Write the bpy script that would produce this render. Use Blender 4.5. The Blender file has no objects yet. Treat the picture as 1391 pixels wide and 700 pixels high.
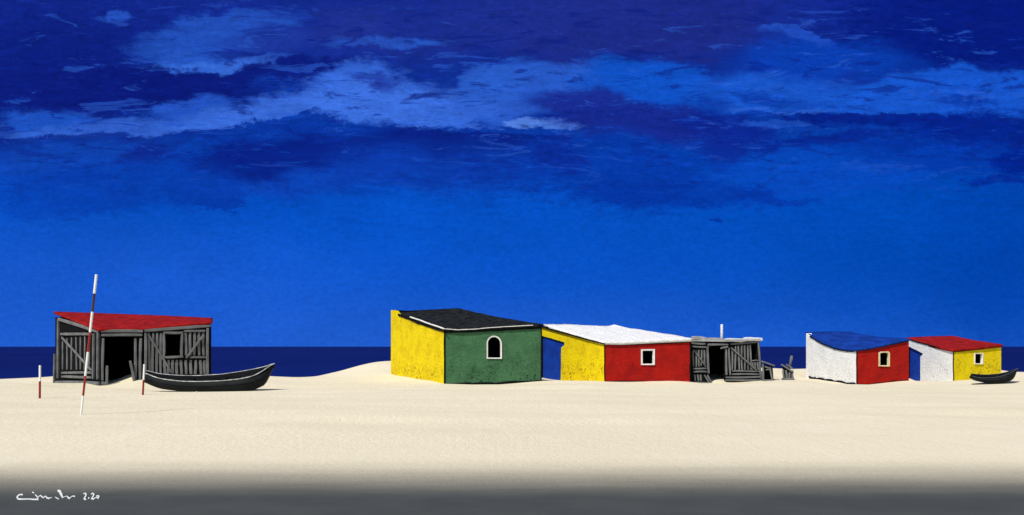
import bpy, bmesh, math, random
import numpy as np
from mathutils import Vector

random.seed(11)
rng = np.random.default_rng(5)
scene = bpy.context.scene
COL = scene.collection
F, CX, HY, EYE = 1391.0, 695.5, 471.0, 1.63      # focal length in photo pixels, centre column, horizon row, eye height

# ------------------------------------------------------------------ helpers
def W(px, py, Y):
    return Vector(((px - CX) / F * Y, Y, EYE - (py - HY) / F * Y))
def G(px, Y):
    return Vector(((px - CX) / F * Y, Y))
def lin(r, g, b):
    f = lambda c: (c / 255) / 12.92 if c <= 10.31 else ((c / 255 + .055) / 1.055) ** 2.4
    return (f(r), f(g), f(b), 1.0)

def root(name, loc, label, cat, group=None):
    o = bpy.data.objects.new(name, None)
    o.empty_display_size = .3
    COL.objects.link(o)
    o.location = loc
    o['label'] = label
    o['category'] = cat
    if group: o['group'] = group
    return o

def origin(o):
    v = Vector((0, 0, 0))
    while o:
        v += Vector(o.location); o = o.parent
    return v

def build(name, bm, mats, parent=None, label=None, smooth=False, loc=None):
    """link a bmesh whose vertices are in world coordinates as one object under parent"""
    off = origin(parent) if parent else Vector(loc or (0, 0, 0))
    bmesh.ops.recalc_face_normals(bm, faces=bm.faces[:])
    for v in bm.verts: v.co -= off
    me = bpy.data.meshes.new(name)
    bm.to_mesh(me); bm.free()
    for m in (mats if isinstance(mats, (list, tuple)) else [mats]): me.materials.append(m)
    if smooth:
        for p in me.polygons: p.use_smooth = True
    o = bpy.data.objects.new(name, me)
    COL.objects.link(o)
    if parent: o.parent = parent
    else: o.location = off
    if label: o['label'] = label
    return o

class Plane:
    """vertical plane through two plan points; turns photo pixels into points on it"""
    def __init__(self, a, b):
        self.a, self.b = Vector(a), Vector(b)
        d = self.b - self.a
        self.len = d.length; self.d = d / self.len
        self.n = Vector((self.d.y, -self.d.x))            # outward for walls listed left to right as seen
    def hit(self, px, py, off=0.0):
        a = self.a + self.n * off
        rx, rz = (px - CX) / F, (HY - py) / F
        # a + s d = t (rx,1)
        det = self.d.x * -1 + rx * self.d.y
        s = (a.x * 1 - a.y * rx) / (rx * self.d.y - self.d.x)
        p = a + self.d * s
        return Vector((p.x, p.y, EYE + rz * p.y))
    def s_of(self, p):
        return (Vector((p.x, p.y)) - self.a).dot(self.d)

def line_x(p, d, q, e):
    det = d.x * -e.y + e.x * d.y
    r = q - p
    t = (r.x * -e.y + e.x * r.y) / det
    return p + d * t

def subdiv(pts, step, jit=0.0, closed=True):
    out = []
    n = len(pts)
    for i in range(n if closed else n - 1):
        a, b = pts[i], pts[(i + 1) % n]
        k = max(1, int((b - a).length / step))
        for j in range(k):
            p = a.lerp(b, j / k)
            if j and jit: p = p + Vector((0, 0, random.uniform(-jit, jit)))
            out.append(p)
    if not closed: out.append(pts[-1])
    return out

def wall(plane, top, base, holes, inner_a, inner_b, jit=.008, step=.18):
    """plaster wall: top = pixel polyline left to right, base = pixel polyline left to right (buried 0.5 m below that);
    holes = pixel polygons. Slot 0 outside, slot 1 inside faces."""
    bm = bmesh.new()
    T = [plane.hit(*p) for p in top]
    B = [plane.hit(*p) - Vector((0, 0, .45)) for p in base]
    # ends exactly on the corner lines
    T[0].x, T[0].y = plane.a; B[0].x, B[0].y = plane.a
    T[-1].x, T[-1].y = plane.b; B[-1].x, B[-1].y = plane.b
    ring = subdiv(T, step, jit, False) + subdiv(B[::-1], .6, 0, False)
    rings = [ring]
    for h in holes:
        hp = [plane.hit(*p) for p in h]
        rings.append(subdiv(hp, .12, 0.0))
        rings[-1] = [p + Vector((plane.d.x, plane.d.y, 0)) * random.uniform(-jit, jit) + Vector((0, 0, random.uniform(-jit, jit))) for p in rings[-1]]
    th = .2
    outer_loops, inner_loops, edges = [], [], []
    for r in rings:
        vs = [bm.verts.new(p) for p in r]
        outer_loops.append(vs)
        for i in range(len(vs)): edges.append(bm.edges.new((vs[i], vs[(i + 1) % len(vs)])))
    g = bmesh.ops.triangle_fill(bm, use_beauty=True, use_dissolve=False, edges=edges)
    faces = [f for f in g['geom'] if isinstance(f, bmesh.types.BMFace)]
    sa, sb = (inner_a - plane.a).dot(plane.d), (inner_b - plane.a).dot(plane.d)
    mp = {}
    for loop in outer_loops:
        for v in loop:
            s = min(max(plane.s_of(v.co), sa), sb)
            q = plane.a + plane.d * s - plane.n * th
            mp[v] = bm.verts.new((q.x, q.y, v.co.z))
    for f in faces:
        nf = bm.faces.new([mp[v] for v in reversed(f.verts)]); nf.material_index = 1
    for k, loop in enumerate(outer_loops):
        for i in range(len(loop)):
            a, b = loop[i], loop[(i + 1) % len(loop)]
            f = bm.faces.new((a, b, mp[b], mp[a]))
            if k: f.material_index = 1  # opening reveals painted black as well, standing in for shade
    return bm

def beam_into(bm, p, q, w, t, nrm, seg=5, wob=.01, mat=0, taper=.0):
    """a hand-hewn board from p to q, w wide, t thick, facing nrm"""
    p, q, nrm = Vector(p), Vector(q), Vector(nrm).normalized()
    ax = (q - p).normalized()
    side = ax.cross(nrm).normalized()
    prof = [(-.5, -.5), (-.5, .28), (-.36, .5), (.36, .5), (.5, .28), (.5, -.5)]
    rings = []
    wave = random.uniform(0, 6.28)
    for i in range(seg + 1):
        f = i / seg
        c = p.lerp(q, f) + side * (math.sin(wave + f * 4.1) * wob) + nrm * random.uniform(-wob, wob) * .3
        ww = w * (1 + random.uniform(-.1, .1)) * (1 - taper * f)
        if i in (0, seg): ww *= .82
        rings.append([bm.verts.new(c + side * (a * ww) + nrm * (b * t)) for a, b in prof])
    n = len(prof)
    for r0, r1 in zip(rings, rings[1:]):
        for i in range(n):
            f = bm.faces.new((r0[i], r0[(i + 1) % n], r1[(i + 1) % n], r1[i])); f.material_index = mat
    for r in (rings[0][::-1], rings[-1]):
        f = bm.faces.new(r); f.material_index = mat

def tube_into(bm, pts, radii, n=10, mats=None, cap=True):
    rings = []
    for i, p in enumerate(pts):
        p = Vector(p)
        a = Vector(pts[min(i + 1, len(pts) - 1)]) - Vector(pts[max(i - 1, 0)])
        a.normalize()
        u = a.cross(Vector((0, 1, 0)) if abs(a.y) < .8 else Vector((1, 0, 0))).normalized()
        v = a.cross(u)
        rings.append([bm.verts.new(p + (u * math.cos(6.28318 * k / n) + v * math.sin(6.28318 * k / n)) * radii[i]) for k in range(n)])
    for j, (r0, r1) in enumerate(zip(rings, rings[1:])):
        for k in range(n):
            f = bm.faces.new((r0[k], r0[(k + 1) % n], r1[(k + 1) % n], r1[k]))
            if mats: f.material_index = mats[j]
    if cap:
        f = bm.faces.new(rings[0][::-1]); f.material_index = mats[0] if mats else 0
        f = bm.faces.new(rings[-1]); f.material_index = mats[-1] if mats else 0

def poly_at(pts, u):
    """point at parameter u of a polyline parametrised by x"""
    x0, x1 = pts[0].x, pts[-1].x
    x = x0 + (x1 - x0) * u
    for a, b in zip(pts, pts[1:]):
        if x <= b.x or b is pts[-1]:
            f = (x - a.x) / (b.x - a.x) if b.x != a.x else 0
            return a.lerp(b, min(max(f, 0), 1))

def roof_bm(front, back, thick, sag=0.0, nu=36, nv=14, lump=.012, bumps=(), corr=0.0):
    """roof slab between a front eave and a back edge polyline (world points on its upper face)"""
    bm = bmesh.new()
    top, bot = [], []
    for i in range(nu + 1):
        u = i / nu
        a, b = poly_at(front, u), poly_at(back, u)
        ct, cb = [], []
        for j in range(nv + 1):
            v = j / nv
            p = a.lerp(b, v)
            p.z -= (sag[0] + (sag[1] - sag[0]) * u if isinstance(sag, tuple) else sag) * 4 * v * (1 - v)
            if corr: p.z += corr * math.sin(u * (b - a).length * 40)
            edge = 0.4 if i in (0, nu) or j in (0, nv) else 1
            pt = p + Vector((random.uniform(-1, 1) * lump * .8, random.uniform(-1, 1) * lump * .8, random.uniform(-1, 1) * lump * edge))
            for (bu, bv, br, bh) in bumps:
                d2 = ((u - bu) / br) ** 2 + ((v - bv) / (br * 1.4)) ** 2
                pt.z += bh * math.exp(-d2)
            ct.append(bm.verts.new(pt)); cb.append(bm.verts.new(p - Vector((0, 0, thick))))
        top.append(ct); bot.append(cb)
    for i in range(nu):
        for j in range(nv):
            bm.faces.new((top[i][j], top[i + 1][j], top[i + 1][j + 1], top[i][j + 1]))
            f = bm.faces.new((bot[i][j], bot[i][j + 1], bot[i + 1][j + 1], bot[i + 1][j])); f.material_index = 1
    for i in range(nu):
        bm.faces.new((top[i][0], bot[i][0], bot[i + 1][0], top[i + 1][0]))
        bm.faces.new((top[i + 1][nv], bot[i + 1][nv], bot[i][nv], top[i][nv]))
    for j in range(nv):
        bm.faces.new((top[0][j + 1], bot[0][j + 1], bot[0][j], top[0][j]))
        bm.faces.new((top[nu][j], bot[nu][j], bot[nu][j + 1], top[nu][j + 1]))
    return bm

# ------------------------------------------------------------------ materials
class NT:
    def __init__(self, tree): self.t = tree; self.n = tree.nodes; self.l = tree.links
    def add(self, typ, ins=None, **kw):
        x = self.n.new(typ)
        for k, v in kw.items(): setattr(x, k, v)
        for k, v in (ins or {}).items():
            if isinstance(v, bpy.types.NodeSocket): self.l.new(v, x.inputs[k])
            else: x.inputs[k].default_value = v
        return x
    def math(self, op, a, b=0.0, c=0.0, clamp=False):
        return self.add('ShaderNodeMath', {0: a, 1: b, 2: c}, operation=op, use_clamp=clamp).outputs[0]
    def mix(self, fac, a, b, mode='MIX'):
        x = self.add('ShaderNodeMix', data_type='RGBA', blend_type=mode)
        for i, v in ((0, fac), (6, a), (7, b)):
            if isinstance(v, bpy.types.NodeSocket): self.l.new(v, x.inputs[i])
            else: x.inputs[i].default_value = v
        return x.outputs[2]
    def noise(self, vec, scale, detail=4, rough=.55, dist=0.0):
        return self.add('ShaderNodeTexNoise', {'Vector': vec, 'Scale': scale, 'Detail': detail, 'Roughness': rough, 'Distortion': dist}).outputs[0]
    def ramp(self, fac, stops):
        x = self.add('ShaderNodeValToRGB', {0: fac})
        e = x.color_ramp.elements
        while len(e) < len(stops): e.new(.5)
        for q, (p, c) in zip(e, stops):
            q.position = p; q.color = c if len(c) == 4 else (*c, 1)
        return x.outputs[0]
    def maprange(self, v, a, b, c=0.0, d=1.0, smooth=True):
        return self.add('ShaderNodeMapRange', {0: v, 1: a, 2: b, 3: c, 4: d}, interpolation_type='SMOOTHSTEP' if smooth else 'LINEAR').outputs[0]

def new_mat(name):
    m = bpy.data.materials.new(name); m.use_nodes = True
    t = NT(m.node_tree)
    t.n.clear()
    out = t.add('ShaderNodeOutputMaterial')
    bs = t.add('ShaderNodeBsdfPrincipled')
    t.l.new(bs.outputs[0], out.inputs[0])
    return m, t, bs
def coords(t, scale=(1, 1, 1)):
    c = t.add('ShaderNodeTexCoord').outputs['Object']
    return t.add('ShaderNodeMapping', {0: c, 3: scale}).outputs[0]
def bump(t, bs, h, strength, dist):
    b = t.add('ShaderNodeBump', {'Strength': strength, 'Distance': dist, 'Height': h})
    t.l.new(b.outputs[0], bs.inputs['Normal'])

def k(c, f): return (c[0] * f, c[1] * f, c[2] * f, 1)

def plaster(name, col, dark, light, spots=.5, scratches=.0, relief=.30, stain=(.02, .015, .01, 1)):
    """hand-trowelled limewash: cloudy tone, trowel strokes, dark flecks where the coat has worn off"""
    m, t, bs = new_mat(name)
    c = coords(t)
    cs = coords(t, (.9, .9, 2.2))
    n1 = t.noise(c, 1.6, 5, .6)
    base = t.mix(t.maprange(n1, .35, .7), col, dark)
    n2 = t.noise(cs, 5, 5, .65, .6)
    base = t.mix(t.math('MULTIPLY', t.maprange(n2, .52, .75), .6), base, light)
    # flecks in patches
    patch = t.maprange(t.noise(c, .9, 2, .5), .36, .54)
    fl = t.noise(c, 9, 5, .75, .5)
    hgt = t.add('ShaderNodeSeparateXYZ', {0: t.add('ShaderNodeTexCoord').outputs['Object']}).outputs[2]
    low = t.maprange(hgt, 1.3, .1, .30, 1.0)
    f = t.math('MULTIPLY', t.math('MULTIPLY', t.maprange(fl, .53, .60), patch), low)
    base = t.mix(t.math('MULTIPLY', f, spots, clamp=True), base, stain)
    # dark weather blotches, softer
    bl = t.maprange(t.noise(coords(t, (1, 1, .55)), 2.7, 6, .7, .5), .53, .72)
    base = t.mix(t.math('MULTIPLY', bl, .45 * spots), base, k(dark, .45))
    if scratches:
        sc = t.maprange(t.noise(coords(t, (2.2, 2.2, 9)), 4.5, 5, .8, 1.2), .66, .72)
        base = t.mix(t.math('MULTIPLY', sc, scratches), base, (.55, .6, .55, 1))
    t.l.new(base, bs.inputs['Base Color'])
    bs.inputs['Roughness'].default_value = .8
    bs.inputs['Specular IOR Level'].default_value = .1
    hh = t.math('ADD', t.math('MULTIPLY', t.noise(cs, 3.2, 4, .6, 1.2), 1.0), t.math('MULTIPLY', t.noise(c, 12, 3, .6), .14))
    bump(t, bs, hh, relief, .10)
    return m

def simple(name, col, var=.25, scale=3, rough=.7, relief=.3, spec=.3, stretch=(1, 1, 1), dist=.02):
    m, t, bs = new_mat(name)
    c = coords(t, stretch)
    n = t.noise(c, scale, 6, .65, .4)
    t.l.new(t.mix(t.maprange(n, .3, .72), k(col, 1 - var), k(col, 1 + var)), bs.inputs['Base Color'])
    bs.inputs['Roughness'].default_value = rough
    bs.inputs['Specular IOR Level'].default_value = spec
    bump(t, bs, t.noise(c, scale * 4, 5, .65), relief, dist)
    return m

M = {}
M['yellow'] = plaster('yellow_limewash', (.70, .545, .004, 1), (.58, .42, .004, 1), (.78, .63, .010, 1), 1.0, stain=(.10, .06, .01, 1))
M['green'] = plaster('green_limewash', (.056, .150, .068, 1), (.040, .112, .052, 1), (.078, .185, .09, 1), .9, .45, stain=(.008, .015, .01, 1))
M['red'] = plaster('red_limewash', (.36, .009, .005, 1), (.26, .006, .005, 1), (.44, .02, .009, 1), .35, .04)
M['white'] = plaster('white_limewash', (.80, .80, .79, 1), (.72, .72, .71, 1), (.85, .85, .84, 1), .35, 0, .34, stain=(.03, .03, .03, 1))
M['blue'] = plaster('blue_limewash', (.005, .042, .34, 1), (.004, .026, .22, 1), (.012, .07, .44, 1), .15)
M['board_shade_black'] = simple('board_and_shade_black', (.006, .006, .007, 1), .2, spec=.05, rough=.95)  # black painting the shade inside the openings; also the huts' dark boarding
M['tar'] = simple('black_tar', (.007, .007, .008, 1), .3, 6, .9, .5, .05)
M['roof_black'] = simple('black_roofing_felt', (.012, .014, .014, 1), .85, 3.5, .9, .9, .08, (1, 1, 1), .06)
M['roof_red'] = simple('red_painted_roof', (.25, .008, .006, 1), .34, 2.4, .8, .5, .08, (1.6, .6, 1), .04)
M['roof_blue'] = simple('blue_painted_roof', (.005, .035, .24, 1), .34, 1.8, .8, .4, .08, (1.6, .6, 1), .04)
M['roof_white'] = simple('whitewashed_roof', (.78, .78, .77, 1), .05, 4, .8, .9, .25, (1, 1, 1), .08)
M['trim_white'] = simple('white_trim', (.72, .71, .66, 1), .12, 9, .7, .4)
M['trim_cream'] = simple('cream_trim', (.66, .58, .34, 1), .2, 9, .7, .4)
M['boat_black'] = simple('pitched_hull', (.008, .010, .011, 1), .5, 3, .7, .4, .12, (.5, 3, 3))
M['boat_inner'] = simple('pitched_hull_inside', (.005, .006, .007, 1), .4, 3, .8, .4, .06, (.5, 3, 3))
M['boat_rim'] = simple('worn_white_rim', (.45, .45, .44, 1), .5, 5, .6, .3)
M['boat_greyrim'] = simple('worn_grey_rim', (.05, .053, .056, 1), .5, 5, .6, .3)
M['pole_white'] = simple('pole_white', (.80, .79, .75, 1), .08, 14, .5, .2)
M['pole_red'] = simple('pole_red', (.26, .012, .010, 1), .3, 14, .5, .2)
M['pole_brown'] = simple('pole_brown', (.055, .028, .022, 1), .4, 14, .6, .2)

def wood(name, col):
    m, t, bs = new_mat(name)
    c = coords(t)
    g = t.noise(c, 2.2, 3, .5)
    fine = t.noise(coords(t, (6, 6, .9)), 9, 5, .7, .4)
    base = t.mix(t.maprange(g, .3, .7), k(col, .8), k(col, 1.25))
    base = t.mix(t.math('MULTIPLY', t.maprange(fine, .5, .75), .38), base, k(col, .42))
    t.l.new(base, bs.inputs['Base Color'])
    bs.inputs['Roughness'].default_value = .8
    bs.inputs['Specular IOR Level'].default_value = .2
    bump(t, bs, fine, .6, .015)
    return m
M['wood'] = wood('weathered_grey_wood', (.130, .134, .135, 1))
M['driftwood'] = wood('bleached_driftwood', (.62, .62, .61, 1))
M['driftwood_grey'] = wood('grey_driftwood', (.30, .30, .30, 1))

SANDC, SANDD, SANDL = (.70, .63, .46, 1), (.67, .60, .43, 1), (.73, .66, .50, 1)
def sand_nodes(t, pos):
    big = t.noise(pos, .09, 4, .5)
    base = t.mix(t.maprange(big, .35, .65), SANDC, SANDD)
    mid = t.noise(t.add('ShaderNodeMapping', {0: pos, 3: (1.3, .35, 1)}).outputs[0], .9, 6, .65)
    base = t.mix(t.math('MULTIPLY', t.maprange(mid, .5, .72), .55), base, SANDL)
    gr = t.noise(t.add('ShaderNodeMapping', {0: pos, 3: (1, .3, 1)}).outputs[0], 26, 4, .75)
    base = t.mix(t.math('MULTIPLY', t.maprange(gr, .54, .70), .38), base, (.46, .38, .25, 1))
    base = t.mix(t.math('MULTIPLY', t.maprange(gr, .46, .34), .6), base, (.80, .74, .58, 1))
    pv = t.add('ShaderNodeMapping', {0: pos, 3: (1, .4, 1)}).outputs[0]
    h = t.math('ADD', t.math('MULTIPLY', t.noise(pv, 2.4, 5, .6), .4), t.math('MULTIPLY', t.noise(pv, 9, 4, .65), .42))
    h = t.math('ADD', h, t.math('MULTIPLY', gr, .06))
    return base, h
def sand_mat():
    m, t, bs = new_mat('dry_beach_sand')
    pos = t.add('ShaderNodeNewGeometry').outputs['Position']
    b, h = sand_nodes(t, pos)
    t.l.new(b, bs.inputs['Base Color'])
    bs.inputs['Roughness'].default_value = .95
    bs.inputs['Specular IOR Level'].default_value = .1
    bump(t, bs, h, .55, .12)
    return m
M['sand'] = sand_mat()
def shade_band_mat():
    """foreground shade painted as grey colour, fading into sand along its far edge"""
    m, t, bs = new_mat('sand_with_painted_shade')
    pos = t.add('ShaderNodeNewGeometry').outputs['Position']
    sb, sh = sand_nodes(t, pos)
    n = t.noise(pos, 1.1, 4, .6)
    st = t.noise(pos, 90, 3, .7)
    tar = t.mix(t.maprange(n, .3, .7), (.049, .0545, .0525, 1), (.060, .066, .063, 1))  # grey tone of the foreground shade, put in as base colour
    tar = t.mix(t.math('MULTIPLY', t.maprange(st, .55, .75), .5), tar, (.10, .105, .10, 1))  # tar here is the painted shade grey, speckled lighter
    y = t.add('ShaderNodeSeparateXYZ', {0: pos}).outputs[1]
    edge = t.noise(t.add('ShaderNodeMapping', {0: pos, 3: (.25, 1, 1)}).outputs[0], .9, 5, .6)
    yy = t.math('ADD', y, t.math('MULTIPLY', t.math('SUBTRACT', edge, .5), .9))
    sand_fade = t.maprange(yy, 10.8, 15.2)  # soft far edge of the shade: painted grey gives way to sand
    # break the painted shade's fading edge up at grain size
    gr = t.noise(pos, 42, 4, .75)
    sand_fade2 = t.math('ADD', sand_fade, t.math('MULTIPLY', t.math('SUBTRACT', gr, .5), t.math('MULTIPLY', t.math('MULTIPLY', sand_fade, t.math('SUBTRACT', 1.0, sand_fade)), 2.2)), clamp=True)
    t.l.new(t.mix(sand_fade2, tar, sb), bs.inputs['Base Color'])
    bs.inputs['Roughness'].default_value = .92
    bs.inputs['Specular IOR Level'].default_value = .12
    bump(t, bs, t.math('ADD', t.math('MULTIPLY', sh, sand_fade), t.math('MULTIPLY', st, .04)), .35, .12)
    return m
M['shade_band'] = shade_band_mat()
def sea_mat():
    m, t, bs = new_mat('deep_blue_sea')
    pos = t.add('ShaderNodeNewGeometry').outputs['Position']
    n = t.noise(t.add('ShaderNodeMapping', {0: pos, 3: (.012, .004, 1)}).outputs[0], 1.0, 5, .6)
    t.l.new(t.mix(t.maprange(n, .3, .7), (.0022, .0070, .078, 1), (.003, .0095, .098, 1)), bs.inputs['Base Color'])
    bs.inputs['Roughness'].default_value = .55
    bs.inputs['Specular IOR Level'].default_value = .06
    w = t.math('ADD', t.noise(t.add('ShaderNodeMapping', {0: pos, 3: (.3, .9, 1)}).outputs[0], 1.0, 4, .6), t.math('MULTIPLY', t.noise(pos, 3, 3, .6), .2))
    bump(t, bs, w, .5, .25)
    return m
M['sea'] = sea_mat()

# ------------------------------------------------------------------ camera
cam = bpy.data.cameras.new('camera')
co = bpy.data.objects.new('camera', cam)
COL.objects.link(co)
co.location = (0, 0, EYE)
co.rotation_euler = (math.radians(90), 0, 0)
cam.sensor_width = 36; cam.sensor_fit = 'HORIZONTAL'
cam.lens = 36.0
cam.shift_y = (HY - 350) / 1391
cam.clip_end = 60000
scene.camera = co

# ------------------------------------------------------------------ plan of the buildings (pixel column, distance)
P = dict(
    hutL=(75, 49), hutF=(137, 44), hutR=(287, 46), hutK=(284, 51),
    gL=(531, 49.5), gF=(603, 44), gR=(736, 45), gK=(632, 50.3),
    rL=(732, 49.5), rF=(821, 45), rR=(938, 46), rK=(834, 50.4),
    sF=(937.0, 46.35), sR=(1032, 46.8), sK=(1022, 50), sL=(940, 50),
    wL=(1095, 50), wF=(1163, 45), wR=(1234.5, 45.8), wK=(1167, 50.8),
    yL=(1230, 50), yF=(1294.5, 45.5), yR=(1360, 46.5), yK=(1303, 51))
Q = {n: G(*v) for n, v in P.items()}

# ------------------------------------------------------------------ ground
ctrl = []
def cp(px, py, Y): ctrl.append(tuple(W(px, py, Y)))
for a in ((75, 520, 49), (105, 522, 46.5), (137, 524, 44), (150, 523, 44.1), (182, 517, 44.7), (230, 518, 45.2), (287, 514, 46),
          (160, 517, 45.4), (182, 509, 45.6), (195, 509, 46.2), (165, 516, 47.5),
          (531, 508, 49.5), (567, 514, 46.5), (603, 521.5, 44), (670, 520.5, 44.5), (736, 517.5, 45),
          (748, 516.5, 48.6), (785, 517, 46.8), (821, 518, 45), (880, 518.5, 45.5), (938, 519.5, 46),
          (952, 520, 46.35), (966, 519.5, 46.4), (977, 516, 46.6), (986, 518.5, 46.5), (1032, 517, 46.8), (1050, 516.5, 46.8), (975, 514, 48),
          (1070, 515.5, 46.5), (1096, 513.5, 50), (1130, 518, 47.3), (1163, 523, 45), (1200, 520, 45.4), (1234, 517, 45.8),
          (1243, 517.5, 49), (1275, 520.5, 46.8), (1294.5, 518, 45.5), (1325, 516, 46), (1360, 513, 46.5)):
    cp(*a)
# crest of the dunes against the sea
for px, py, Y in ((-150, 517, 51), (-60, 517, 51), (0, 515.5, 51), (40, 513.5, 51), (75, 511, 52), (140, 507, 53), (220, 507, 53), (300, 511, 52.5),
                  (340, 511, 52), (364, 511, 52), (395, 513.2, 52), (425, 513.2, 52), (441, 509.7, 52), (463, 504.4, 52.2), (486, 497, 52.6), (508, 491.5, 53), (524, 490, 53.2),
                  (560, 491, 54), (650, 495, 54), (750, 498, 54), (850, 500, 54), (950, 500, 53.5), (1049, 500, 52.5), (1061, 501.5, 52.5), (1079, 502.8, 52.5), (1096, 502, 52.5),
                  (1150, 500, 53.5), (1250, 499, 54), (1330, 501, 53.5), (1383, 505.3, 51.5), (1391, 506.5, 51.5), (1440, 509, 51.5), (1520, 508, 51.5)):
    cp(px, py, Y)
    x_, y_, z_ = W(px, py, Y)
    ctrl.append((x_ * (Y + 4) / Y, Y + 4, z_ - .55))
for x in range(-48, 49, 6):
    for y, z in ((-30, 0), (0, 0), (8, 0), (14, 0), (20, 0), (26, 0), (31, 0), (35.5, .0), (64, -.9), (72, -2.0), (80, -2.6)):
        ctrl.append((x, y, z))
for x, z in ((-48, -.1), (-40, -.1), (-32, -.1), (32, .2), (40, .2), (48, .2)):
    ctrl.append((x, 43, -.02)); ctrl.append((x, 52, z))
for px, py, Y in ((54, 519.5, 44), (20, 521, 44), (420, 524, 44), (480, 521, 45), (500, 519, 46), (390, 524, 44), (1085, 519, 44), (1340, 521, 43), (1375, 520, 43)):
    cp(px, py, Y)
ctrl = np.array(ctrl)
def tps(d2): return np.where(d2 > 1e-9, .5 * d2 * np.log(np.maximum(d2, 1e-9)), 0)
n = len(ctrl)
d2 = ((ctrl[:, None, :2] - ctrl[None, :, :2]) ** 2).sum(-1)
A = np.zeros((n + 3, n + 3))
A[:n, :n] = tps(d2) + np.eye(n) * .004
A[:n, n] = 1; A[:n, n + 1:] = ctrl[:, :2]
A[n, :n] = 1; A[n + 1:, :n] = ctrl[:, :2].T
sol = np.linalg.solve(A, np.concatenate([ctrl[:, 2], np.zeros(3)]))
def height(xy):
    xy = np.atleast_2d(np.asarray(xy, float)).copy()
    xy[:, 0] = np.clip(xy[:, 0], -44, 44)
    yy = np.clip(xy[:, 1], -30, 80); xy[:, 1] = yy
    out = np.empty(len(xy))
    for i in range(0, len(xy), 4000):
        c = xy[i:i + 4000]
        q = ((c[:, None, :] - ctrl[None, :, :2]) ** 2).sum(-1)
        out[i:i + 4000] = tps(q) @ sol[:n] + sol[n] + c @ sol[n + 1:]
    near = np.clip((yy - 18) / 12, 0, 1); near = near * near * (3 - 2 * near)
    return out * near
def hz(x, y): return float(height([(x, y)])[0])

def ground():
    xs = np.concatenate([np.linspace(-420, -60, 19)[:-1], np.linspace(-60, -27, 34)[:-1], np.linspace(-27, 27, 271), np.linspace(27, 60, 34)[1:], np.linspace(60, 420, 19)[1:]])
    ys = np.concatenate([np.linspace(-60, 8, 18)[:-1], np.linspace(8, 34, 105)[:-1], np.linspace(34, 58, 161), np.linspace(58, 82, 25)[1:]])
    X, Y = np.meshgrid(xs, ys)
    pts = np.stack([X.ravel(), Y.ravel()], 1)
    Z = height(pts)
    # soft wind-blown unevenness, none near the painted shade strip
    near = np.clip((pts[:, 1] - 15) / 8, 0, 1)
    for _ in range(26):
        kx, ky = rng.normal(0, .8), rng.normal(0, 1.3)
        Z += near * .006 * np.sin(kx * pts[:, 0] + ky * pts[:, 1] + rng.uniform(0, 6.28))
    v = np.column_stack([pts, Z])
    nx, ny = len(xs), len(ys)
    i = np.arange(nx * ny).reshape(ny, nx)
    f = np.stack([i[:-1, :-1].ravel(), i[:-1, 1:].ravel(), i[1:, 1:].ravel(), i[1:, :-1].ravel()], 1)
    me = bpy.data.meshes.new('ground')
    me.from_pydata(v.tolist(), [], f.tolist())
    me.polygons.foreach_set('use_smooth', [True] * len(f))
    me.materials.append(M['sand'])
    o = bpy.data.objects.new('ground', me); COL.objects.link(o)
    o['kind'] = 'structure'; o['label'] = 'pale cream beach sand with low dunes'
ground()

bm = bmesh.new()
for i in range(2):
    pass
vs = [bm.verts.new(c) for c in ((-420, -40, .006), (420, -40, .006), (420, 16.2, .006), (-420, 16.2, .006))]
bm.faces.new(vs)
o = build('shade_band', bm, M['shade_band']); o['kind'] = 'structure'; o['label'] = 'dark foreground shade painted as a grey strip, fading into the sand'  # sheet that carries the foreground shade as painted colour

bm = bmesh.new()
vs = [bm.verts.new(c) for c in ((-30000, 20, -1.2), (30000, 20, -1.2), (30000, 40000, -1.2), (-30000, 40000, -1.2))]
bm.faces.new(vs)
o = build('sea', bm, M['sea']); o['kind'] = 'structure'; o['label'] = 'flat navy blue sea up to the horizon'

# ------------------------------------------------------------------ houses
def shell(rt, L, Fc, R, K, left, front, side_mat, front_mat, side_label, front_label):
    """four mitred walls; left/front = (top, base, holes) in pixels"""
    th = .2
    pl, pf, pr, pb = Plane(L, Fc), Plane(Fc, R), Plane(R, K), Plane(K, L)
    planes = [pl, pf, pr, pb]
    inn = []
    for p0, p1 in ((pb, pl), (pl, pf), (pf, pr), (pr, pb)):
        inn.append(line_x(p0.a - p0.n * th, p0.d, p1.a - p1.n * th, p1.d))
    iL, iF, iR, iK = inn
    out = {}
    out['left'] = build('wall', wall(pl, *left, iL, iF), [side_mat, M['board_shade_black']], rt, side_label)
    out['front'] = build('wall', wall(pf, *front, iF, iR), [front_mat, M['board_shade_black']], rt, front_label)
    zl = pl.hit(*left[0][0]).z; zr = pf.hit(*front[0][-1]).z
    # the two walls one cannot see from the beach
    zK = Vector((K.x, K.y)).y
    for name, p, a, b, ia, ib, za, zb in (('right', pr, R, K, iR, iK, zr, out_k(rt)), ('back', pb, K, L, iK, iL, out_k(rt), zl)):
        bm = bmesh.new()
        o1 = [bm.verts.new((q.x, q.y, z)) for q, z in ((a, -.6), (b, -.6), (b, zb), (a, za))]
        i1 = [bm.verts.new((q.x, q.y, z)) for q, z in ((ia, -.6), (ib, -.6), (ib, zb), (ia, za))]
        bm.faces.new(o1); f = bm.faces.new(i1[::-1]); f.material_index = 1
        for i in range(4):
            j = (i + 1) % 4
            bm.faces.new((o1[i], i1[i], i1[j], o1[j]))
        build('wall', bm, [side_mat if name == 'right' else front_mat, M['board_shade_black']], rt)
    return pl, pf
KZ = {}
def out_k(rt): return KZ[rt.name]

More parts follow.
